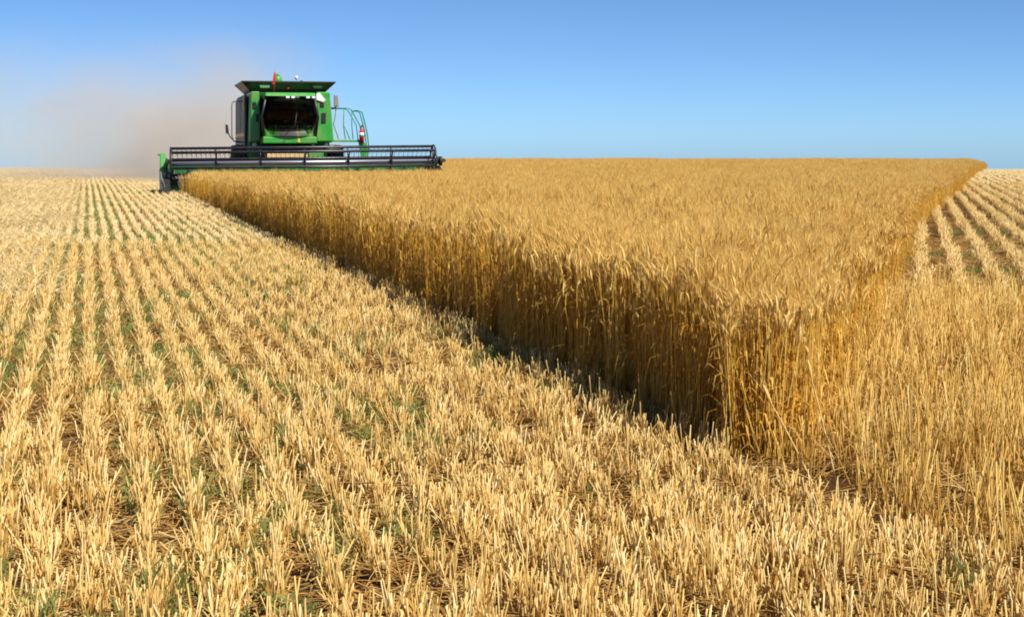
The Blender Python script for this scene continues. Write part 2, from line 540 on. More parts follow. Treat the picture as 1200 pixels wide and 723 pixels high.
# --- standing wheat
def crop_height(x, y):
    h = 1.0 - .10 * np.clip((y - 10) / 40, 0, 1) - .11 * np.exp(-((y - 47) / 9.0) ** 2)
    return h * (1 + (noise2(x, y, 2.6, 1) - .5) * .15 + (noise2(x, y, .6, 2) - .5) * .12) * (1 - .16 * np.clip(1 - (right_edge(y) - x) / .7, 0, 1.4))

HC = .80
near_v = variants('wheat near', [wheat_clump(.24, .24, 32, HC, 1) for _ in range(14)])
far_v = variants('wheat far', [wheat_clump(.44, .44, 60, HC, 0) for _ in range(8)])
pX, pY, pS = [], [], []
def crop_points(y0, y1, step):
    xs = np.arange(-45, 60, step); ys = np.arange(y0, y1, step)
    X, Y = np.meshgrid(xs, ys); X = X.ravel(); Y = Y.ravel()
    X = X + rng.uniform(-.35, .35, X.size) * step; Y = Y + rng.uniform(-.35, .35, Y.size) * step
    wob = (noise2(X, Y, .6, 9) - .5) * .20 + (noise2(X, Y, .2, 12) - .5) * .12
    right = np.clip((X - (left_edge(Y) + right_edge(Y)) / 2) / .5, 0, 1) * np.clip((Y - 8.5) / 4, .15, 1)
    wob = wob + right * ((noise2(X, Y, .45, 10) + noise2(X, Y, .16, 11) - 1.0) * .45)
    k = seen(X, Y) & in_crop(X + wob, Y, .06)
    return X[k], Y[k]
X, Y = crop_points(7, 38, .19)
X4, Y4 = crop_points(7, 38, .15)                    # the sunny side and the tip stand thicker
k = (right_edge(Y4) - X4 < .45) | (Y4 < 12)
X, Y = np.concatenate([X, X4[k]]), np.concatenate([Y, Y4[k]])
n_near = len(X)
field('standing_wheat', near_v, 14, X, Y, terrain(Y), rng.uniform(0, 6.28, len(X)), rng.uniform(.9, 1.15, len(X)), crop_height(X, Y) * rng.uniform(.95, 1.05, len(X)),
      'tall ripe golden wheat standing uncut in a wedge towards the camera', 'wheat', .042)
X, Y = crop_points(38, 150, .36)
field('distant_wheat', far_v, 8, X, Y, terrain(Y), rng.uniform(0, 6.28, len(X)), rng.uniform(.9, 1.15, len(X)), crop_height(X, Y) * rng.uniform(.95, 1.05, len(X)),
      'far golden wheat running level to the skyline beside the combine', 'wheat', .03)

# --- stubble
def stub_ok_left(x, y):
    return (x < left_edge(y) - .05) | (in_cut(x, y))
def in_tall(x, y):
    return (x > np.minimum(right_edge(y), 1.3 + 0 * y)) & (x > left_edge(y) + .05) & (x > right_edge(y) * (y > 7.6)) & (y < 15.2 + (noise2(x, y, .8, 3) - .5) * .8)

stub_v = variants('stubble near', [stubble_clump(.15, 20, .115, .042, .24, .015) for _ in range(18)])
stub_m = variants('stubble mid', [stubble_clump(.30, 24, .12, .028, wid=.015, thick=1.25, stem='swath') for _ in range(10)])  # paler straw colour stands in for bright tops seen at a distance
stub_f = variants('stubble far', [stubble_clump(.80, 72, .13, .02, wid=.014, thick=1.8, stem='swath') for _ in range(8)])  # same paler colour for the tops further off
stub_r = variants('stubble right', [stubble_clump(.22, 22, .14, .035, wid=.022, thick=1.3) for _ in range(10)])
LROT, SW = math.atan(ROW), -.35
def stub_field(name, coll, nv, S, X, Y, rot, label):
    n = len(X)
    flip = rng.integers(0, 2, n) * math.pi
    hz = (.85 + .3 * noise2(X, Y, 1.1, 21)) * rng.uniform(.85, 1.15, n)
    field(name, coll, nv, X, Y, terrain(Y), rot + flip + rng.normal(0, .08, n), rng.uniform(.9, 1.15, n), hz, label, 'stubble', .05)

S, X, Y = row_points(.21, .125, 3.4, 24, -30, 12, left_path, jrow=.016)
k = stub_ok_left(X, Y) & (X < left_edge(Y) + 0) & (noise2(X, Y, .2, 31) > .30)
xs = np.arange(-4.5, 4.5, .13); ys = np.arange(3.4, 13, .13)
X3, Y3 = np.meshgrid(xs, ys); X3 = X3.ravel() + rng.uniform(-.06, .06, X3.size); Y3 = Y3.ravel() + rng.uniform(-.06, .06, Y3.size)
k3 = seen(X3, Y3) & (X3 < left_edge(Y3) - .02) & (noise2(X3, Y3, .35, 35) > .50 + .10 * np.clip(Y3 - 6.5, 0, 9)) & (rng.random(X3.size) < .75)
X, Y = np.concatenate([X[k], X3[k3]]), np.concatenate([Y[k], Y3[k3]])
stub_field('wheat_stubble', stub_v, 18, None, X, Y, LROT, 'short pale cut stubble in the foreground and along the shaded crop edge')
S, X, Y = row_points(.21, .27, 24, 62, -40, 60, left_path)
k = stub_ok_left(X, Y)
S2, X2, Y2 = row_points(.42, .15, 14.5, 62, -2, 60, right_path, jrow=.034); k2 = (X2 > right_edge(Y2) + .12) & (noise2(X2, Y2 * .6, .25, 77) > .24); X2, Y2 = X2[k2], Y2[k2]
stub_field('stubble_row', stub_m, 10, None, X[k], Y[k], LROT, 'straight rows of cut stubble coloured paler for their bright tops in the middle distance left of the crop')
stub_field('stubble_row', stub_r, 10, None, X2, Y2, -math.atan(.262), 'golden rows of cut stubble with brown gaps right of the crop')
S, X, Y = row_points(.21, .75, 62, 140, -60, 80, left_path)
k = stub_ok_left(X, Y)
S2, X2, Y2 = row_points(.42, .40, 62, 140, -2, 60, right_path, jrow=.05); k2 = (X2 > right_edge(Y2) + .12) & (noise2(X2, Y2 * .6, .25, 77) > .24); X2, Y2 = X2[k2], Y2[k2]
rot = np.concatenate([np.full(k.sum(), LROT), np.full(len(X2), -math.atan(.262))])
stub_field('distant_stubble', stub_f, 8, None, np.concatenate([X[k], X2]), np.concatenate([Y[k], Y2]), rot, 'fine far stubble rows fading over the brow of the field')

# --- tall ragged stubble right of the corner
tall_v = variants('tall stubble', [stubble_clump(.2, 12, .255, .10, .20, .035, 1.0, 'tall_straw') for _ in range(14)])
xs = np.arange(0, 9, .16); ys = np.arange(4, 16, .16)
X, Y = np.meshgrid(xs, ys); X = X.ravel(); Y = Y.ravel()
X = X + rng.uniform(-.08, .08, X.size) + ROW * 0; Y = Y + rng.uniform(-.08, .08, Y.size)
k = (X > left_edge(Y) + .05) & ((X > right_edge(Y) - .05) | (Y < 7.55 + .45 * (X - 1.2))) & (Y < 15.0 + (noise2(X, Y, .8, 3) - .5)) & seen(X, Y) & (noise2(X, Y, .27, 41) > .35)
X, Y = X[k], Y[k]
field('tall_stubble', tall_v, 14, X, Y, terrain(Y), rng.uniform(0, 6.28, len(X)), rng.uniform(.85, 1.1, len(X)), (.75 + .45 * noise2(X, Y, 1.2, 43)) * rng.uniform(.85, 1.1, len(X)),
      'tall ragged straw stubble standing right of the crop corner', 'stubble', .06)

# --- loose straw
lit_v = variants('straw litter', [litter_clump(.4, 46, .04) for _ in range(10)])
swa_v = variants('straw swath', [litter_clump(.6, 120, .13, 1.4, 'swath') for _ in range(8)])
xs = np.arange(-14, 14, .3); ys = np.arange(3.2, 26, .3)
X, Y = np.meshgrid(xs, ys); X = X.ravel() + rng.uniform(-.15, .15, X.size); Y = Y.ravel() + rng.uniform(-.15, .15, Y.size)
k = seen(X, Y) & ~in_crop(X, Y, .1) & (noise2(X, Y, .9, 51) > .18)
X, Y = X[k], Y[k]
xs = np.arange(1, 30, .42); ys = np.arange(13, 70, .42)
X2, Y2 = np.meshgrid(xs, ys); X2 = X2.ravel() + rng.uniform(-.2, .2, X2.size); Y2 = Y2.ravel() + rng.uniform(-.2, .2, Y2.size)
k = seen(X2, Y2) & (X2 > right_edge(Y2)) & (noise2(X2, Y2, .9, 52) > .68)
X, Y = np.concatenate([X, X2[k]]), np.concatenate([Y, Y2[k]])
field('loose_straw', lit_v, 10, X, Y, terrain(Y) + .004, rng.uniform(0, 6.28, len(X)), rng.uniform(.8, 1.2, len(X)), rng.uniform(.7, 1.6, len(X)), 'loose cut straw littering the soil between the stubble rows', 'straw', .03)
xs = np.arange(-60, 5, .42); ys = np.arange(12, 135, .42)
X, Y = np.meshgrid(xs, ys); X = X.ravel() + rng.uniform(-.2, .2, X.size); Y = Y.ravel() + rng.uniform(-.2, .2, Y.size)
sw = X + ROW * Y
k = seen(X, Y) & (sw < SW + (noise2(X, Y, 1.5, 61) - .5) * .5) & (noise2(sw, Y * .5, .9, 63) > .34 - .35 * np.clip((Y - 20) / 20, 0, 1)) & (Y > 13 + 4 * noise2(X, Y, 2, 62)) & (rng.random(X.size) < .6)
X, Y = X[k], Y[k]
field('straw_swath', swa_v, 8, X, Y, terrain(Y) + .01, rng.uniform(0, 6.28, len(X)), rng.uniform(.9, 1.3, len(X)), rng.uniform(.6, 1.5, len(X)), 'bright scattered straw swath covering the far left of the field', 'straw', .05)

# --- green regrowth between the rows
weed_v = variants('weed patch', [weed_clump(.3, 14, .095) for _ in range(8)])
S, X, Y = row_points(.21, .26, 4, 70, -20 + .105, 12, left_path, jrow=.02)
g = noise2(S * 1.6, Y * .34, 1.0, 71) * .6 + noise2(S, Y, .55, 72) * .4
k = stub_ok_left(X, Y) & (g > np.where(Y < 8, .60, np.where(Y > 26, .50, .42))) & ((S > SW - .8) | (g > .62))
S, X, Y = S[k], X[k], Y[k]
S2, X2, Y2 = row_points(.42, .3, 14, 30, -1.79, 12, right_path); k2 = X2 > right_edge(Y2) + .2; X2, Y2, S2 = X2[k2], Y2[k2], S2[k2]
k2 = noise2(X2, Y2, .7, 75) > .76
X, Y = np.concatenate([X, X2[k2]]), np.concatenate([Y, Y2[k2]])
field('green_regrowth', weed_v, 8, X, Y, terrain(Y), LROT + rng.normal(0, .2, len(X)), rng.uniform(.8, 1.3, len(X)), rng.uniform(.7, 1.3, len(X)), 'thin green regrowth in strips between the stubble rows', 'weeds', .05)
print('crop near', n_near)

# ------------------------------------------------------------------ weed tufts one can point at
def px(u, v, z=0.0):
    """ground point seen at pixel u, v of the 1200 x 723 photograph"""
    d = (EYE - z) * F_PX / (v - 172.0)
    return ((u - 600) / F_PX * d, d)

tufts = [
    (470, 562, 'green weed tuft in the foreground stubble, left of a taller tuft', .12),
    (503, 540, 'tallest green weed tuft standing alone in the foreground stubble', .15),
    (695, 588, 'small green weed tuft in stubble below the dark crop face', .09),
    (762, 588, 'green weed tuft in the stubble just left of the crop corner', .10),
    (812, 548, 'dull green weed tuft at the foot of the shaded crop corner', .11),
    (182, 706, 'dark green weed tuft at the bottom left of the stubble', .15),
    (1128, 712, 'pale green weed tuft at the bottom right under tall stubble', .16),
    (185, 462, 'broad low green weed tuft between the left stubble rows', .11),
]
for i, (u, v, lab, h) in enumerate(tufts):
    x, y = px(u, v)
    P = Plants()
    for _ in range(7): 
        Q = Plants(); weed_plant(Q, 9, .015, h * U(.7, 1.25)); ox, oy = G(0, .035), G(0, .05); b = len(P.v)
        P.v += [(a + ox, c + oy, e) for a, c, e in Q.v]; P.f += [tuple(j + b for j in f) for f in Q.f]; P.m += Q.m
    o = bpy.data.objects.new('weed_tuft', P.mesh('weed_tuft', [M['weed']])); COL.objects.link(o)
    o.location = (x, y, 0)
    tag(o, lab, 'weed', 'green weed tufts in the stubble')

# stalks that lean out of the crop corner
for (u, v, dx, dy, h, lab) in [
    (968, 600, -.22, .12, .52, 'long pale wheat stalk leaning left at the crop corner'),
    (985, 588, -.12, .05, .62, 'bent wheat stalk leaning steeply beside the crop corner'),
    (940, 575, .30, -.05, .34, 'broken straw leaning right across the crop corner'),
]:
    x, y = px(u, v)
    P = Plants()
    pts = [(dx * t, dy * t, h * (t - .12 * t * t)) for t in (0, .25, .5, .75, 1)]
    P.tube(pts, [.0034, .0032, .003, .0026, .0022], 0, 5)
    P.ribbon([pts[2], (pts[2][0] + .06, pts[2][1] - .05, pts[2][2] + .07), (pts[2][0] + .13, pts[2][1] - .08, pts[2][2] + .0)], [.01, .009, .002], 1)
    e = np.array(pts[-1]); d = np.array((dx, dy, h)) / np.linalg.norm((dx, dy, h))
    if h > .5:
        P.tube([e, e + d * .03, e + d * .06, e + d * .09], [.004, .008, .0075, .002], 2, 5)
        for _ in range(10): P.spike(e + d * U(.02, .08), e + d * .15 + np.array((G(0, .02), G(0, .02), G(0, .02))), .0022, 2)
    o = bpy.data.objects.new('leaning_stalk', P.mesh('leaning_stalk', [M['straw'], M['sheath'], M['wheat_ear']])); COL.objects.link(o)
    o.location = (x, y, 0)
    tag(o, lab, 'wheat stalk', 'stalks leaning at the crop corner')

# ------------------------------------------------------------------ combine harvester (local: x right, y backwards, z up; faces the camera)
CB = empty('combine_harvester', (HX, HY, float(terrain(HY))), YAW)
tag(CB, 'green combine harvester with wide black reel cutting into the wheat', 'combine harvester')

# body
s = Shape()
s.hull([(-1.42, 3.5, 1.05), (1.42, 3.5, 1.05), (1.42, 8.9, 1.05), (-1.42, 8.9, 1.05)], [(-1.34, 3.5, 3.54), (1.34, 3.5, 3.54), (1.38, 8.6, 3.5), (-1.38, 8.6, 3.5)], .06)
s.prism([(8.8, 1.2), (10.3, 1.35), (10.5, 2.2), (9.6, 3.1), (8.8, 3.35)], -1.2, 1.2, .06)
body = s.build('body', M['green'], CB)
# front bulkhead: two green wings beside the cab, with vents
def wing(pts, vents, name='front_wing'):
    s = Shape(); s.hull([(x, 2.45, z) for x, z in pts], [(x, 3.497, z) for x, z in pts], .03)
    w = s.build(name, M['green'], CB)
    for (x0, x1, z0, z1) in vents:
        v = Shape(); v.box(x0, x1, 2.42, 2.46, z0, z1, .008)
        for k in range(4):
            zz = z0 + (k + .5) * (z1 - z0) / 4
            v.box(x0 + .015, x1 - .015, 2.408, 2.422, zz - .012, zz + .012, .003)
        v.build('vent', M['black'], w)
wing([(-1.40, 1.78), (-1.04, 1.78), (-1.08, 3.5), (-1.36, 3.5)], [(-1.31, -1.18, 2.90, 3.14), (-1.20, -1.10, 2.46, 2.72)])
wing([(.90, 1.78), (1.50, 1.78), (1.36, 3.5), (.90, 3.5)], [(1.06, 1.22, 2.42, 2.78), (1.02, 1.16, 2.98, 3.2)])
# left side panel, its green darkened for shade, with stripe and hatch
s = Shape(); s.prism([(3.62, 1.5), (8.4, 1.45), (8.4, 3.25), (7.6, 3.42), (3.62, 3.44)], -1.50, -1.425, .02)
sp = s.build('side_panel', M['side'], CB, label='dusty panel darkened for its shaded side, with yellow stripe')
s = Shape(); s.box(-1.515, -1.497, 3.7, 8.2, 1.95, 2.07, .004); s.build('stripe', M['yellow'], sp)
s = Shape(); s.box(-1.512, -1.497, 3.8, 5.6, 2.76, 2.80, .004); s.box(-1.512, -1.497, 5.6, 5.64, 2.12, 3.35, .004); s.build('panel_seam', M['black'], sp)
s = Shape(); s.box(-1.53, -1.497, 3.72, 3.98, 2.9, 3.3, .01); s.build('warning_plate', M['yellow'], sp)
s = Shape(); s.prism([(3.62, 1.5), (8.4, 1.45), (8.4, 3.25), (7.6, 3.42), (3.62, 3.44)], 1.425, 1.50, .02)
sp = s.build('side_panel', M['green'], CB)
s = Shape(); s.box(1.497, 1.515, 3.7, 8.2, 1.95, 2.07, .004); s.build('stripe', M['yellow'], sp)
s = Shape(); s.box(-.6, .6, 6.8, 8.3, 3.46, 3.8, .05); s.build('engine_cover', M['green'], CB)
s = Shape(); s.tube([(.9, 7.2, 3.4), (.9, 7.2, 3.95), (.9, 7.35, 4.05)], .07); s.build('exhaust_pipe', M['black'], CB)

# grain tank: flared extension, four thin panels, black standing in for underside shade
def flare(a, b, c, d, name='tank_panel', th=.05):
    """panel through a-b (bottom) and d-c (top), given thickness"""
    n = (Vector(b) - Vector(a)).cross(Vector(d) - Vector(a)).normalized() * th
    s = Shape(); s.hull([a, b, c, d], [tuple(Vector(p) + n) for p in (a, b, c, d)], .01)
    return s.build(name, M['black'], GT)
s = Shape(); s.box(-1.28, 1.28, 3.45, 6.5, 3.5, 3.56, .01)
GT = s.build('grain_tank', M['black'], CB, label='flared grain tank extension, black for underside shade')
B0, B1, T0, T1 = 1.27, 1.25, 1.62, 3.9
fp = flare((-B0, 3.42, 3.55), (B0, 3.42, 3.55), (T0, 3.05, T1), (-T0, 3.05, T1))
flare((-B0, 6.45, 3.55), (-B0, 3.42, 3.55), (-T0, 3.05, T1), (-T0, 6.75, T1))
flare((B0, 3.42, 3.55), (B0, 6.45, 3.55), (T0, 6.75, T1), (T0, 3.05, T1))
flare((B0, 6.45, 3.55), (-B0, 6.45, 3.55), (-T0, 6.75, T1), (T0, 6.75, T1))
for x0, x1, m in ((-.98, -.66, M['white']), (.88, 1.18, M['grey'])):  # white and grey plates on the front tank panel
    s = Shape(); s.hull([(x0, 3.205, 3.66), (x1, 3.205, 3.66), (x1, 3.13, 3.76), (x0 - .04, 3.13, 3.76)], [(x0, 3.25, 3.66), (x1, 3.25, 3.66), (x1, 3.18, 3.76), (x0 - .04, 3.18, 3.76)], .004)
    s.build('front_plate', m, GT)
s = Shape(); s.tube([(-.02, 3.2, 3.62), (-.02, 3.17, 3.68)], .04); s.build('marker_lamp', M['red'], GT)
# rim bars across the tank and the loading auger cap
s = Shape(); s.lathe([(0, .02), (.05, .20), (.3, .14), (.42, .03)], 20, 'z', (-.28, 4.3, 3.78)); s.tube([(-.28, 4.3, 3.3), (-.28, 4.3, 3.82)], .13, 12)
s.build('loading_auger', M['green'], CB)
s = Shape(); s.tube([(-.52, 3.06, 3.5), (-.50, 3.04, 4.22)], .014)
s.hull([(-.59, 3.03, 3.78), (-.49, 3.03, 3.78), (-.45, 3.03, 4.16), (-.52, 3.03, 4.22)], [(-.59, 3.05, 3.78), (-.49, 3.05, 3.78), (-.45, 3.05, 4.16), (-.52, 3.05, 4.22)], .004)
s.build('warning_flag', M['red'], CB, label='red warning flag above the tank rim')
s = Shape(); s.tube([(.35, 3.9, 3.6), (.35, 3.9, 4.02)], .012); s.lathe([(0, .01), (.0, .06), (.1, .05), (.12, .01)], 14, 'z', (.35, 3.9, 4.0)); s.build('antenna', M['white'], CB)

# cab
CBX = -.10
s = Shape()
out = [(-.70, 1.70), (.70, 1.70), (.90, 3.34), (-.90, 3.34)]
s.box(CBX - .92, CBX + .92, 1.72, 3.36, 1.70, 1.94, .04)               # green cab sill
cab = s.build('cab', M['green'], CB)
s = Shape(); s.hull([(CBX - .86, 1.52, 3.32), (CBX + .86, 1.52, 3.32), (CBX + .96, 3.4, 3.36), (CBX - .96, 3.4, 3.36)], [(CBX - .84, 1.62, 3.44), (CBX + .84, 1.62, 3.44), (CBX + .94, 3.4, 3.5), (CBX - .94, 3.4, 3.5)], .03)
s.build('cab_roof', M['green'], cab)
for sx in (-1, 1):
    for pts in ([(CBX + sx * .88, 1.80, 1.95), (CBX + sx * .96, 1.66, 2.6), (CBX + sx * .82, 1.66, 3.33)], [(CBX + sx * .90, 3.25, 1.95), (CBX + sx * .96, 3.28, 3.35)]):
        s = Shape(); s.tube(pts, .045); s.build('cab_post', M['black'], cab)
def pane(loop, th=.012):
    n = (Vector(loop[1]) - Vector(loop[0])).cross(Vector(loop[3]) - Vector(loop[0])).normalized() * th
    s = Shape(); s.hull(loop, [tuple(Vector(p) + n) for p in loop], 0); return s.build('window', M['glass'], cab)
# curved windscreen in one mesh
s = Shape(); n = 12
def wsc(i, lev):
    t = -1 + 2 * i / n
    w = (.86, .94, .80)[lev]; y = (1.78, 1.62, 1.64)[lev] - .14 * (1 - t * t); z = (1.95, 2.6, 3.32)[lev]
    return (CBX + t * w, y, z)
vv = [[s.bm.verts.new(wsc(i, l)) for i in range(n + 1)] for l in range(3)]
for l in range(2):
    for i in range(n):
        f = s.bm.faces.new((vv[l][i], vv[l][i + 1], vv[l + 1][i + 1], vv[l + 1][i])); f.smooth = True
bmesh.ops.solidify(s.bm, geom=list(s.bm.faces), thickness=.012)
s.build('windscreen', M['glass'], cab)
for sx in (-1, 1):
    pane([(CBX + sx * .90, 1.84, 1.95), (CBX + sx * .92, 3.22, 1.95), (CBX + sx * .97, 3.24, 3.33), (CBX + sx * .84, 1.72, 3.33)])
s = Shape(); s.box(CBX - .93, CBX + .93, 3.30, 3.315, 1.95, 3.34, .004); s.build('rear_wall', M['cabwall'], cab)
s = Shape(); s.box(CBX - .24, CBX + .30, 2.75, 2.95, 2.35, 3.0, .05); s.box(CBX - .24, CBX + .30, 2.3, 2.85, 2.22, 2.36, .05); s.box(CBX - .12, CBX + .18, 2.4, 2.8, 1.95, 2.22, .03)
s.build('seat', M['seatcloth'], cab)
s = Shape(); s.tube([(CBX + .05, 1.95, 1.95), (CBX + .05, 2.1, 2.45)], .04)
s.tube([(CBX + .05 + .19 * math.cos(t), 2.12 + .08 * math.sin(t), 2.47 + .17 * math.sin(t)) for t in [i * math.pi / 10 for i in range(20)]], .016, 6, True)
s.tube([(CBX - .14, 2.12, 2.47), (CBX + .24, 2.12, 2.47)], .012)
s.build('steering_wheel', M['grey'], cab)
s = Shape(); s.box(CBX + .42, CBX + .66, 2.0, 2.8, 1.95, 2.42, .03); s.box(CBX + .44, CBX + .62, 1.92, 1.97, 2.5, 2.72, .01); s.tube([(CBX + .53, 1.99, 2.4), (CBX + .53, 1.95, 2.55)], .02); s.build('console', M['grey'], cab)
s = Shape(); s.box(CBX - .52, CBX - .45, 1.74, 1.80, 2.10, 2.38, .01); s.build('document_holder', M['white'], cab)
s = Shape(); s.tube([(CBX - .2, 1.46, 1.97), (CBX + .15, 1.45, 2.35), (CBX + .2, 1.46, 2.75)], .012); s.build('wiper', M['black'], cab)
for x in (-.20, -.02, .49, .68):
    s = Shape(); s.box(x - .075, x + .075, 1.475, 1.56, 3.235, 3.325, .02); lp = s.build('work_light', M['black'], cab)
    s = Shape(); s.box(x - .062, x + .062, 1.455, 1.477, 3.247, 3.313, .01); s.build('lens', M['lens'], lp)
s = Shape(); s.box(.16, .24, 1.70, 1.725, 1.74, 1.87, .006); s.build('amber_reflector', M['yellow'], cab)
# white panel standing in for the bright highlight on the right wing
s = Shape(); s.hull([(.88, 2.40, 3.22), (1.14, 2.40, 3.14), (1.2, 2.40, 3.22), (1.0, 2.40, 3.46), (.88, 2.40, 3.44)], [(.88, 2.448, 3.22), (1.14, 2.448, 3.14), (1.2, 2.448, 3.22), (1.0, 2.448, 3.46), (.88, 2.448, 3.44)], .01)
s.build('highlight_panel', M['white'], CB)
# lower lip, underframe and axle
for a, b in ((-1.40, -.94), (.86, 1.5)):
    s = Shape(); s.box(a, b, 3.0, 3.35, 1.73, 1.81, .02); s.build('cab_step', M['green'], CB)
s = Shape(); s.box(-1.1, 1.1, 2.6, 4.2, 1.25, 1.68, .05); s.tube([(-1.5, 4.2, .9), (1.5, 4.2, .9)], .22, 12); s.box(-.5, .5, 3.9, 4.6, .8, 1.3, .05); s.build('underframe', M['black'], CB)
for x in (-1.2, 1.28):
    s = Shape(); s.lathe([(0, .01), (0, .07), (.06, .08), (.07, .01)], 16, 'y', (x, 2.9, 1.66)); s.build('headlight', M['lens'], CB)
s = Shape(); s.hull([(1.25, 2.75, 1.50), (1.8, 2.75, 1.52), (1.78, 2.75, 1.62), (1.3, 2.75, 1.64)], [(1.25, 2.95, 1.50), (1.8, 2.95, 1.52), (1.78, 2.95, 1.62), (1.3, 2.95, 1.64)], .02); s.build('mud_guard', M['white'], CB)

# wheels
def wheel(x, y, r, w, lugs):
    hubm = Shape(); hubm.lathe([(-.1, .02), (-.1, .16), (.1, .16), (.1, .02)], 20, 'x', (x, y, r)); W = hubm.build('wheel', M['yellow'], CB)
    t = Shape(); h = w / 2
    t.lathe([(-h * .9, r * .58), (-h, r * .75), (-h * .92, r * .93), (-h * .6, r * .985), (h * .6, r * .985), (h * .92, r * .93), (h, r * .75), (h * .9, r * .58)], 44, 'x', (x, y, r))
    for k in range(lugs):
        a = 2 * math.pi * k / lugs
        for sd in (-1, 1):
            aa = a + (.5 * 2 * math.pi / lugs if sd > 0 else 0)
            c0 = Vector((x + sd * .03, y + math.cos(aa + .10) * r * .985, r + math.sin(aa + .10) * r * .985)); c1 = Vector((x + sd * h * .95, y + math.cos(aa - .06) * r * .95, r + math.sin(aa - .06) * r * .95))
            t.tube([c0, c1], .028, 4)
    t.build('tyre', M['rubber'], W)
    q = Shape(); q.lathe([(-h * .8, r * .56), (-h * .85, r * .61), (h * .85, r * .61), (h * .8, r * .56), (h * .1, r * .5), (h * .05, .12), (-h * .05, .12), (-h * .1, r * .5)], 32, 'x', (x, y, r))
    q.build('rim', M['yellow'], W)
for x in (-1.62, 1.72): wheel(x, 4.2, .83, .62, 22)
for x in (-1.3, 1.3): wheel(x, 8.6, .6, .42, 20)

# platform, rails, ladder
s = Shape(); s.box(1.42, 2.56, 3.0, 4.0, 1.76, 1.84, .015); PF = s.build('platform', M['green'], CB)
rails = Shape()
Yr = 3.05
def P2(u, v, y=Yr): # pixel on the combine's front plane to local x, z
    return ((u - 342.5) / 33.0, y, (224.6 - v) / 33.0)
rails.tube([P2(386, 126.5), P2(400, 127), P2(411, 127), P2(415, 129), P2(420, 138), P2(425, 147), P2(427, 156), P2(427, 164)], .020, 6)
for pts in ([(397, 127), (396, 138), (394, 146), (397, 154), (400, 163)], [(406.5, 127), (406, 140), (406, 150), (408, 163)], [(406.5, 148), (410, 155), (413, 163)], [(415.5, 130), (415.5, 146), (417, 163)]):
    rails.tube([P2(*p) for p in pts], .016, 6)
rails.tube([P2(411, 127, 3.9), P2(415, 129, 3.9), P2(420, 138, 3.9), P2(425, 147, 3.9), P2(427, 164, 3.9)], .018, 6)
rails.tube([P2(390, 127, 3.9), P2(411, 127, 3.9)], .018, 6)
rails.build('railing', M['rail_green'], PF)
s = Shape()
s.tube([P2(419, 130), P2(424, 130), P2(427.5, 131.5), P2(431, 144), P2(434, 158), P2(435.5, 172), P2(434, 186), P2(433, 205)], .022, 6)
s.tube([P2(419, 130, 3.6), P2(424, 130, 3.6), P2(427.5, 131.5, 3.6), P2(431, 144, 3.6), P2(434, 158, 3.6), P2(435.5, 172, 3.6), P2(434, 186, 3.6), P2(433, 205, 3.6)], .022, 6)
LD = s.build('ladder', M['rail_green'], CB)
s = Shape(); s.hull([(2.44, 3.0, 1.8), (2.62, 3.0, 1.8), (2.78, 3.0, 1.55), (2.70, 3.0, .95), (2.58, 3.0, .95)], [(2.44, 3.06, 1.8), (2.62, 3.06, 1.8), (2.78, 3.06, 1.55), (2.70, 3.06, .95), (2.58, 3.06, .95)], .01); s.build('side_plate', M['green'], LD)
for z in (1.5, 1.2, .9, .65):
    s = Shape(); s.box(2.62, 2.86, 3.02, 3.62, z - .015, z + .015, .005); s.build('rung', M['black'], LD)
s = Shape(); s.lathe([(0, .01), (0, .085), (.42, .085), (.50, .03), (.58, .028), (.58, .005)], 18, 'z', (2.55, 2.94, 1.72)); FX = s.build('fire_extinguisher', M['red'], CB, label='red fire extinguisher')
s = Shape(); s.lathe([(0, .087), (0, .0885), (.13, .0885), (.13, .087)], 18, 'z', (2.55, 2.94, 1.96)); s.build('sticker', M['white'], FX)
s = Shape(); s.lathe([(0, .01), (0, .04), (.02, .05), (.04, .02), (.06, .01)], 12, 'z', (2.55, 2.94, 2.3)); s.tube([(2.55, 2.94, 2.32), (2.6, 2.9, 2.36), (2.64, 2.9, 2.2), (2.65, 2.9, 1.95)], .012, 6); s.build('hose', M['black'], FX)

# mirrors, left grab rail, tail lamp arm
s = Shape(); s.hull([(1.56, 2.9, 3.0), (1.74, 2.9, 3.0), (1.70, 2.9, 3.42), (1.56, 2.9, 3.42)], [(1.56, 2.96, 3.0), (1.74, 2.96, 3.0), (1.70, 2.96, 3.42), (1.56, 2.96, 3.42)], .03); mr = s.build('mirror', M['grey'], CB)
s = Shape(); s.tube([(1.34, 3.3, 2.95), (1.55, 3.0, 2.93), (1.65, 2.97, 3.0)], .02); s.build('arm', M['black'], mr)
s = Shape(); s.tube([(-1.5, 4.6, 1.75), (-1.82, 4.6, 1.8), (-1.88, 4.6, 2.0), (-1.88, 4.6, 3.1), (-1.84, 4.6, 3.2), (-1.5, 4.6, 3.22)], .016, 6); s.build('grab_rail', M['grey'], CB)
s = Shape(); s.tube([(-1.5, 4.2, 1.75), (-1.82, 4.1, 1.78), (-1.98, 4.0, 1.95), (-2.08, 4.0, 2.12)], .022, 6); ta = s.build('mirror', M['black'], CB)
s = Shape(); s.hull([(-2.13, 3.93, 2.06), (-2.02, 3.93, 2.06), (-2.06, 3.93, 2.38), (-2.15, 3.93, 2.38)], [(-2.13, 4.0, 2.06), (-2.02, 4.0, 2.06), (-2.06, 4.0, 2.38), (-2.15, 4.0, 2.38)], .02); s.build('mirror_housing', M['black'], ta)

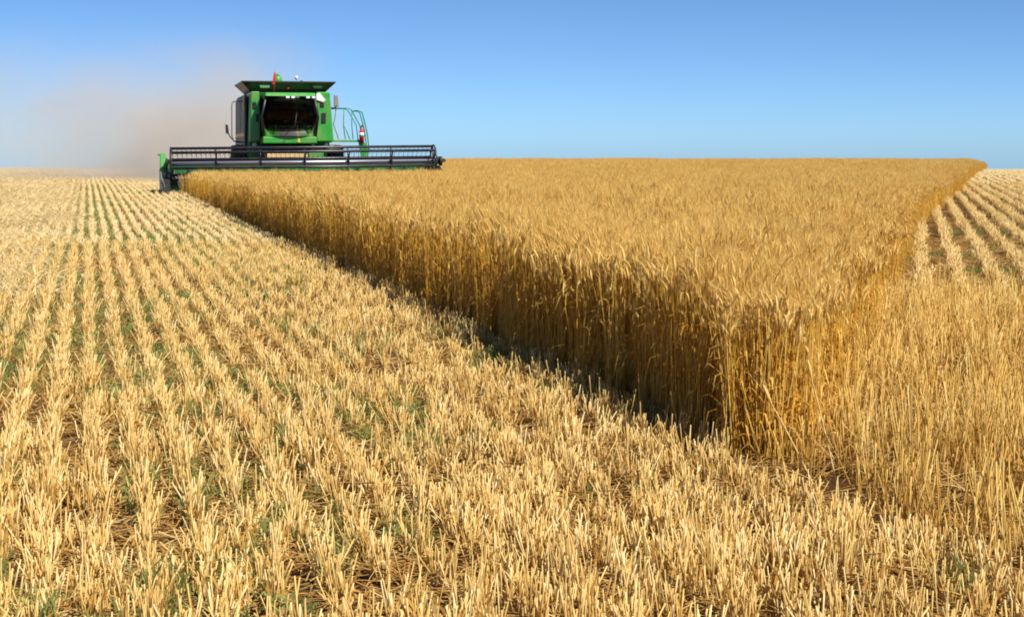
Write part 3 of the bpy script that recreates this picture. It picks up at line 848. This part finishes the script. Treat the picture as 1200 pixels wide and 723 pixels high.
# feeder house
s = Shape(); s.prism([(.95, .35), (3.2, 1.0), (3.2, 1.72), (1.0, 1.16)], -.72, .72, .03); FH = s.build('feeder_house', M['black'], CB)
s = Shape(); s.box(-.95, .42, .96, 1.04, 1.22, 1.36, .02); s.build('throat_guard', M['chaff'], FH, label='pale straw covered throat guard')
s = Shape(); s.box(.46, .96, .97, 1.04, 1.22, 1.38, .02); s.build('gearbox_cover', M['green'], FH)
for pts in ([(-.9, 1.1, 1.0), (-.98, 1.5, 1.35), (-.9, 2.4, 1.5)], [(.9, 1.1, 1.2), (1.02, 1.6, 1.45), (.9, 2.6, 1.55)]):
    s = Shape(); s.tube(pts, .03, 6); s.build('hydraulic_hose', M['black'], FH)

# ------------------------------------------------------------------ header (a part; its pieces are sub-parts)
HW = 4.5
s = Shape()
s.prism([(.0, .16), (.9, .22), (.98, .34), (1.0, 1.0), (1.0, 1.16), (.93, 1.16), (.92, .40), (.82, .28), (.0, .19)], -HW, HW, .006)
HD = s.build('header', M['dgreen'], CB, label='wide grain header of dark green sheet')
HD.rotation_euler = (0, R(-.5), 0)
HD.location = (.19, 0, 0)                               # the header hangs a little off centre
def hsub(sh, name, m, label=None): return sh.build(name, m, HD, label=label)
s = Shape(); s.box(-HW, HW, .90, 1.06, 1.10, 1.22, .02); hsub(s, 'top_beam', M['navy'])
s = Shape(); s.box(-HW, HW, -.06, .02, .15, .19, .008)
for k in range(int(2 * HW / .0762)):
    x = -HW + .04 + k * .0762
    s.hull([(x - .012, -.05, .155), (x + .012, -.05, .155), (x + .012, -.05, .185), (x - .012, -.05, .185)], [(x - .003, -.18, .165), (x + .003, -.18, .165), (x + .003, -.18, .172), (x - .003, -.18, .172)], 0)
hsub(s, 'cutter_bar', M['black'])
# auger with opposed flights
s = Shape(); s.tube([(-HW + .05, .5, .56), (HW - .05, .5, .56)], .2, 20)
for sd in (-1, 1):
    n = 150; prev = None
    for i in range(n + 1):
        t = i / n; x = sd * (.65 + (HW - .75) * t); a = sd * t * 2 * math.pi * 7
        c, q = math.cos(a), math.sin(a)
        row = [s.bm.verts.new((x + o, .5 + rr * c, .56 + rr * q)) for o, rr in ((-.006, .195), (-.004, .31), (.004, .31), (.006, .195))]
        if prev:
            for k in range(3): s.bm.faces.new((prev[k], prev[k + 1], row[k + 1], row[k]))
        prev = row
hsub(s, 'auger', M['tube'])
# reel
RX, RY, RZ, RR = 4.32, -.32, 1.07, .52
s = Shape(); s.tube([(-RX, RY, RZ), (RX, RY, RZ)], .075, 14); hsub(s, 'reel_tube', M['tube'], 'worn silvery reel tube')
bats = [75 + 60 * k for k in range(6)]
for a in bats:
    y, z = RY + RR * math.cos(R(a)), RZ + RR * math.sin(R(a))
    s = Shape(); s.tube([(-RX, y, z), (RX, y, z)], .046, 8)
    k = -RX + .05
    while k < RX:
        s.tube([(k, y, z - .02), (k + .01, y + .03, z - .12), (k, y + .05, z - .24)], [.008, .007, .005], 4); k += .15
    hsub(s, 'reel_bat', M['navy'])
for x in np.linspace(-RX, RX, 7):
    s = Shape(); end = abs(x) > RX - .01
    ring = []
    for a in bats:
        p = (x, RY + RR * math.cos(R(a)), RZ + RR * math.sin(R(a))); ring.append(p)
        s.tube([(x, RY, RZ), p], .022 if not end else .03, 6)
    if end:
        s.tube([(x, RY + (RR + .02) * math.cos(t), RZ + (RR + .02) * math.sin(t)) for t in [i * math.pi / 18 for i in range(36)]], .028, 6, True)
    s.lathe([(-.03, .07), (-.03, .12), (.03, .12), (.03, .07)], 16, 'x', (x, RY, RZ))
    hsub(s, 'reel_spider', M['navy'])
for sd in (-1, 1):
    s = Shape(); s.hull([(sd * 4.40, 1.0, 1.12), (sd * 4.40, RY, RZ - .05), (sd * 4.40, RY - .1, RZ + .02), (sd * 4.40, RY, RZ + .07), (sd * 4.40, 1.0, 1.26)], [(sd * 4.46, 1.0, 1.12), (sd * 4.46, RY, RZ - .05), (sd * 4.46, RY - .1, RZ + .02), (sd * 4.46, RY, RZ + .07), (sd * 4.46, 1.0, 1.26)], .01)
    s.tube([(sd * 4.43, .8, .7), (sd * 4.43, .2, 1.12)], .03, 8)
    hsub(s, 'reel_arm', M['black'])
# dividers
prof = [(1.05, .25), (1.05, .86), (.75, .92), (.25, .90), (-.35, .76), (-.95, .44), (-1.35, .12), (-1.30, .05), (-.4, .06), (.3, .10)]
def divider(sd, m):
    n = len(prof)
    xin = sd * 4.36
    outw = [.16 if y > -.3 else (.14 if y > -1.0 else .03) for y, z in prof]
    s = Shape(); s.hull([(xin, y, z) for y, z in prof], [(sd * (4.5 + w), y, z) for (y, z), w in zip(prof, outw)], .012)
    return hsub(s, 'divider', m)
dl = divider(-1, M['black'])
divider(1, M['black'])
s = Shape(); s.prism([(1.0, .80), (1.0, 1.38), (.55, 1.42), (.36, .84)], -4.64, -4.46, .02)
s.box(-4.72, -4.61, .7, .8, 1.34, 1.40, .02)
hsub(s, 'end_shield', M['green'])
s = Shape(); s.hull([(-4.66, -.62, .30), (-4.66, -.36, .80), (-4.64, -.62, .62), (-4.56, -1.06, .32)], [(-4.62, -.66, .30), (-4.62, -.40, .84), (-4.60, -.66, .66), (-4.52, -1.10, .36)], .006)  # pale green plate stands in for the lit patch on the divider
hsub(s, 'lit_plate', M['pale'])
s = Shape(); s.hull([(4.50, .25, .92), (4.50, -.1, 1.24), (4.50, -.25, 1.0)], [(4.82, .1, 1.05), (4.82, .05, 1.12), (4.82, .0, 1.06)], .004); s.lathe([(-.04, .02), (-.04, .16), (.04, .16), (.04, .02)], 18, 'x', (4.56, RY, RZ)); s.box(4.47, 4.60, -.5, .9, .5, .72, .02)
hsub(s, 'reel_drive', M['black'])

# ------------------------------------------------------------------ dust thrown out behind the combine
def make_dust():
    x0, x1, y0, y1, z0, z1 = -42, -6, 60.5, 84, .02, 8.0
    s = Shape(); s.hull([(x0, y0, z0), (x1, y0, z0), (x1, y1, z0), (x0, y1, z0)], [(x0, y0, z1), (x1, y0, z1), (x1, y1, z1), (x0, y1, z1)], 0)
    m, nt, b, out = mat('airborne dust'); nt.nodes.remove(b)
    pv = nt.nodes.new('ShaderNodeVolumePrincipled')
    pv.inputs['Color'].default_value = (.93, .88, .82, 1); pv.inputs['Anisotropy'].default_value = .2
    tc = nt.nodes.new('ShaderNodeTexCoord'); sep = nt.nodes.new('ShaderNodeSeparateXYZ')
    nt.links.new(tc.outputs['Generated'], sep.inputs[0])
    def mr(src, a, b_, c, d, smooth=True):
        q = nt.nodes.new('ShaderNodeMapRange'); q.interpolation_type = 'SMOOTHSTEP' if smooth else 'LINEAR'
        for i, v in zip(range(1, 5), (a, b_, c, d)): q.inputs[i].default_value = v
        nt.links.new(src, q.inputs[0]); return q.outputs[0]
    def mul(a, b_):
        q = nt.nodes.new('ShaderNodeMath'); q.operation = 'MULTIPLY'
        nt.links.new(a, q.inputs[0]); nt.links.new(b_, q.inputs[1]); return q.outputs[0]
    mp = nt.nodes.new('ShaderNodeMapping'); mp.inputs['Scale'].default_value = (.26, .2, .42)
    nt.links.new(tc.outputs['Object'], mp.inputs[0])
    nz = nt.nodes.new('ShaderNodeTexNoise'); nz.inputs['Detail'].default_value = 4; nz.inputs['Scale'].default_value = 1.0
    nt.links.new(mp.outputs[0], nz.inputs['Vector'])
    d = mul(mr(sep.outputs[0], .15, .86, .0, 1.0, False), mr(sep.outputs[0], .79, .95, 1.0, 0.0))
    d = mul(d, mr(sep.outputs[2], 0.0, 1.0, 1.0, 0.0))
    d = mul(d, mul(mr(sep.outputs[1], 0, .6, 0, 1), mr(sep.outputs[1], .75, 1, 1, 0)))
    lift = nt.nodes.new('ShaderNodeMix'); lift.data_type = 'FLOAT'          # the dust has risen off the ground where it drifted far
    nt.links.new(mr(sep.outputs[0], .42, .66, 0, 1), lift.inputs[0]); nt.links.new(mr(sep.outputs[2], .10, .50, 0, 1), lift.inputs[2]); lift.inputs[3].default_value = 1
    d = mul(d, lift.outputs[0])
    d = mul(d, mr(nz.outputs['Fac'], .32, .70, .25, 1.6))
    core = nt.nodes.new('ShaderNodeMath'); core.operation = 'MULTIPLY_ADD'; core.inputs[1].default_value = 1.8; core.inputs[2].default_value = .8
    nt.links.new(mul(mr(sep.outputs[0], .58, .84, 0, 1), mr(sep.outputs[2], .1, .6, 1, 0)), core.inputs[0])
    d = mul(d, core.outputs[0])
    k = nt.nodes.new('ShaderNodeMath'); k.operation = 'MULTIPLY'; k.inputs[1].default_value = .32
    nt.links.new(d, k.inputs[0]); nt.links.new(k.outputs[0], pv.inputs['Density'])
    nt.links.new(pv.outputs[0], out.inputs['Volume'])
    o = s.build('dust_cloud', m)
    tag(o, 'brownish dust cloud drifting left behind the combine', 'dust', kind='stuff')
make_dust()
